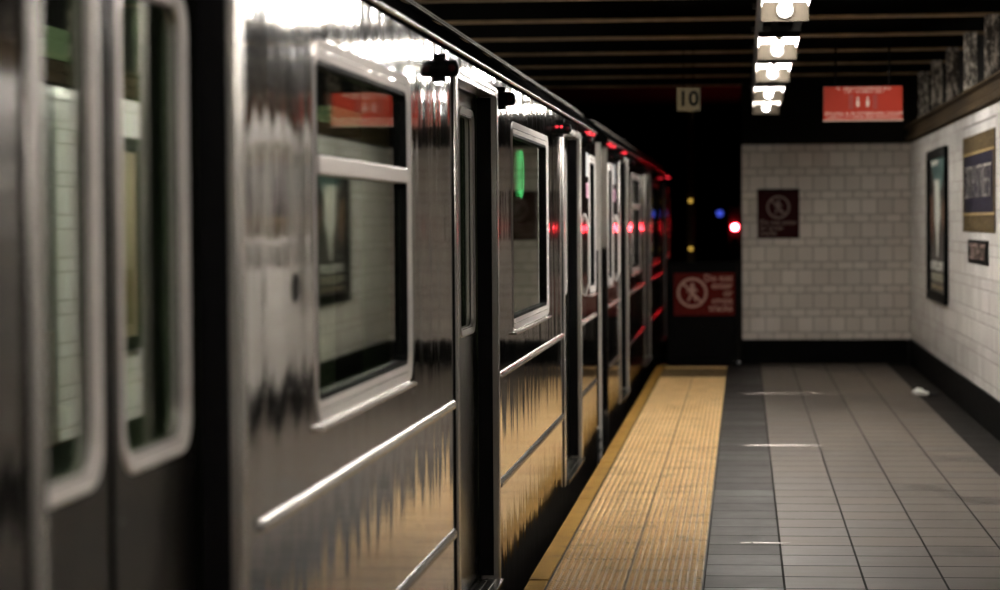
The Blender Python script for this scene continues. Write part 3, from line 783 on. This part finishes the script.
    for c in (-4.8, 4.8):
        q = MB(); q.box(-2.35, -0.25, c-1.2, c+1.2, -0.75, -0.455)
        for yy in (c-0.85, c+0.85):
            for xx in (-2.15, -0.5): q.tube((xx-0.07, yy, -0.43-0.0), (xx+0.07, yy, -0.43), 0.4, n=24)
        q.build('bogie', M_DARK, t)
    # ---- interior
    for yc in (-5.3, -2.42, 0, 2.42, 5.3):
        q = MB(); q.box(-1.50, -1.25, yc-0.95, yc+0.95, B+1.98, B+2.02); q.build('interior_light', M_INTLIGHT, t)
    for d in DO:
        for s_ in (-1, 1):
            y = d + s_*(OW+0.20); q = MB()
            q.box(-0.27, -0.055, y-0.012, y+0.012, B+0.06, B+1.9); q.build('partition', M_PART, t)
    for a, b_ in ((-3.5, -1.2), (1.2, 3.5)):
        for x0, x1 in ((-0.50, -0.06), (-2.58, -2.14)):
            q = MB(); q.box(x0, x1, a, b_, B+0.40, B+0.48); q.box(*((x1-0.05, x1) if x1 > -1 else (x0, x0+0.05)), a, b_, B+0.48, B+0.86); q.build('bench', M_SEAT, t, bevel=0.01)
    return t, ws
car, ws = make_car()
c2 = copy_tree(car); c2.location.y = 8.3 + 14.8
car['label'] = 'nearest stainless steel subway car with large side windows, filling the left of the photo'
c2['label'] = 'farther subway car beyond the coupling gap, dark and lit red by the signal'
# things only the near car shows
q = MB(); cy, cz, X = 10.36-8.3, 1.60+0.30, -0.030
n = 40; vs = []
for x, r in ((X, 0.104), (X, 0.086), (X-0.006, 0.086), (X-0.006, 0.104)):
    vs += [(x, cy + r*math.cos(2*PI*i/n), cz + r*math.sin(2*PI*i/n)) for i in range(n)]
q.add(vs, [(a*n+i, a*n+(i+1) % n, ((a+1) % 4)*n+(i+1) % n, ((a+1) % 4)*n+i) for a in range(4) for i in range(n)])
ro = q.build('route_ring', M_GREEN, car)
q = MB(); q.tube((X-0.004, cy, cz), (X-0.006, cy, cz), 0.0855, n=40); q.build('ring_backing', M_GREEND, ro)
q = MB(); q.tube((-0.01, 4.908-8.3, 1.258+0.30), (0.002, 4.908-8.3, 1.258+0.30), 0.030, n=20); q.build('key_lock', M_BLACK, car)

# running rails under the train
for i, x in enumerate((PX-0.55, PX-1.98)):
    mb = MB(); mb.box(x-0.06, x+0.06, Y0+0.1, 45.9, -1.2, -1.185).box(x-0.01, x+0.01, Y0+0.1, 45.9, -1.185, -1.10).box(x-0.035, x+0.035, Y0+0.1, 45.9, -1.10, -1.065)
    struct(mb, 'trim_%d' % (8+i), M_RAIL)

# ================================================================== TUNNEL BEYOND
s = empty('signal_lamp', (-0.125, 33.0, -1.2), 'glowing red signal lamp in the dark tunnel just left of the end wall', 'signal light')
mb = MB(); mb.tube((0, 0, 0), (0, 0, 2.15), 0.03, n=12); mb.build('signal_post', M_DARK, s)
mb = MB(); mb.box(-0.10, 0.10, 0.0, 0.16, 2.152, 2.80); mb.build('signal_case', M_DARK, s, bevel=0.02)
mb = MB(); mb.tube((0, -0.012, 2.508), (0, -0.001, 2.508), 0.040, 0.042, n=24); mb.build('red_lens', M_REDLAMP, s, smooth=True)
mb = MB(); mb.tube((0, -0.012, 2.32), (0, -0.001, 2.32), 0.05, n=24); mb.build('dark_lens', M_RUBBER, s, smooth=True)

s = empty('blue_tunnel_lamp', (-0.40, 40.0, 1.40), 'small blue lamp glowing far off in the dark tunnel', 'tunnel lamp')
mb = MB(); mb.ball((0, 0, 0.12), 0.055, 16, 10); mb.build('blue_globe', M_BLUE, s, smooth=True)
mb = MB(); mb.tube((0, 0.02, 0.18), (0, 0.02, 1.599), 0.015, n=10).tube((0, 0, 0.165), (0, 0, 0.20), 0.045, n=14); mb.build('lamp_stem', M_DARK, s)

s = empty('tunnel_column', (-0.66, 30.0, -1.2), 'tall steel tunnel column dimly lit yellow beyond the platform end', 'column')
mb = MB(); mb.box(-0.045, 0.045, -0.05, -0.04, 0, 4.199).box(-0.045, 0.045, 0.04, 0.05, 0, 4.199).box(-0.005, 0.005, -0.04, 0.04, 0, 4.199); mb.build('column_shaft', M_CREAM, s)
s_, col_ = empty, s
for zz, nm in ((1.645, 'upper'), (1.05, 'lower')):
    s = empty('bulkhead_lamp', (-0.66, 29.948, zz), '%s of the two tiny yellow lamps on the dim tunnel column' % nm, 'tunnel lamp', 'yellow lamps on the tunnel column')
    mb = MB(); mb.ball((0, -0.02, 0), 0.026, 14, 8); mb.build('bulb', M_AMBER, s, smooth=True)
    mb = MB(); mb.box(-0.03, 0.03, -0.006, 0.001, -0.04, 0.04); mb.build('back_plate', M_DARK, s)

# ================================================================== LITTER
rr = random.Random(5)
s = empty('crumpled_wrapper', (1.385, 19.15, 0.0), 'small crumpled white paper with a dark end lying on the floor near the right wall', 'litter')
def crumple(c, r, sc, seed):
    q = MB(); q.ball(c, r, 14, 9, sc); r2 = random.Random(seed)
    q.v = [(x + r2.uniform(-1, 1)*r*0.22, y + r2.uniform(-1, 1)*r*0.22, max(0.001, z + r2.uniform(-1, 1)*r*0.2)) for x, y, z in q.v]; return q
crumple((-0.020, 0, 0.030), 0.036, (1.25, 1.1, 0.85), 1).build('paper_ball', M_PAPER, s)
crumple((0.035, 0.0, 0.019), 0.018, (1.7, 1.0, 0.9), 2).build('twisted_middle', M_PAPER, s)
crumple((0.095, 0.0, 0.014), 0.016, (2.6, 1.3, 0.8), 3).build('dark_end', M_DARK, s)
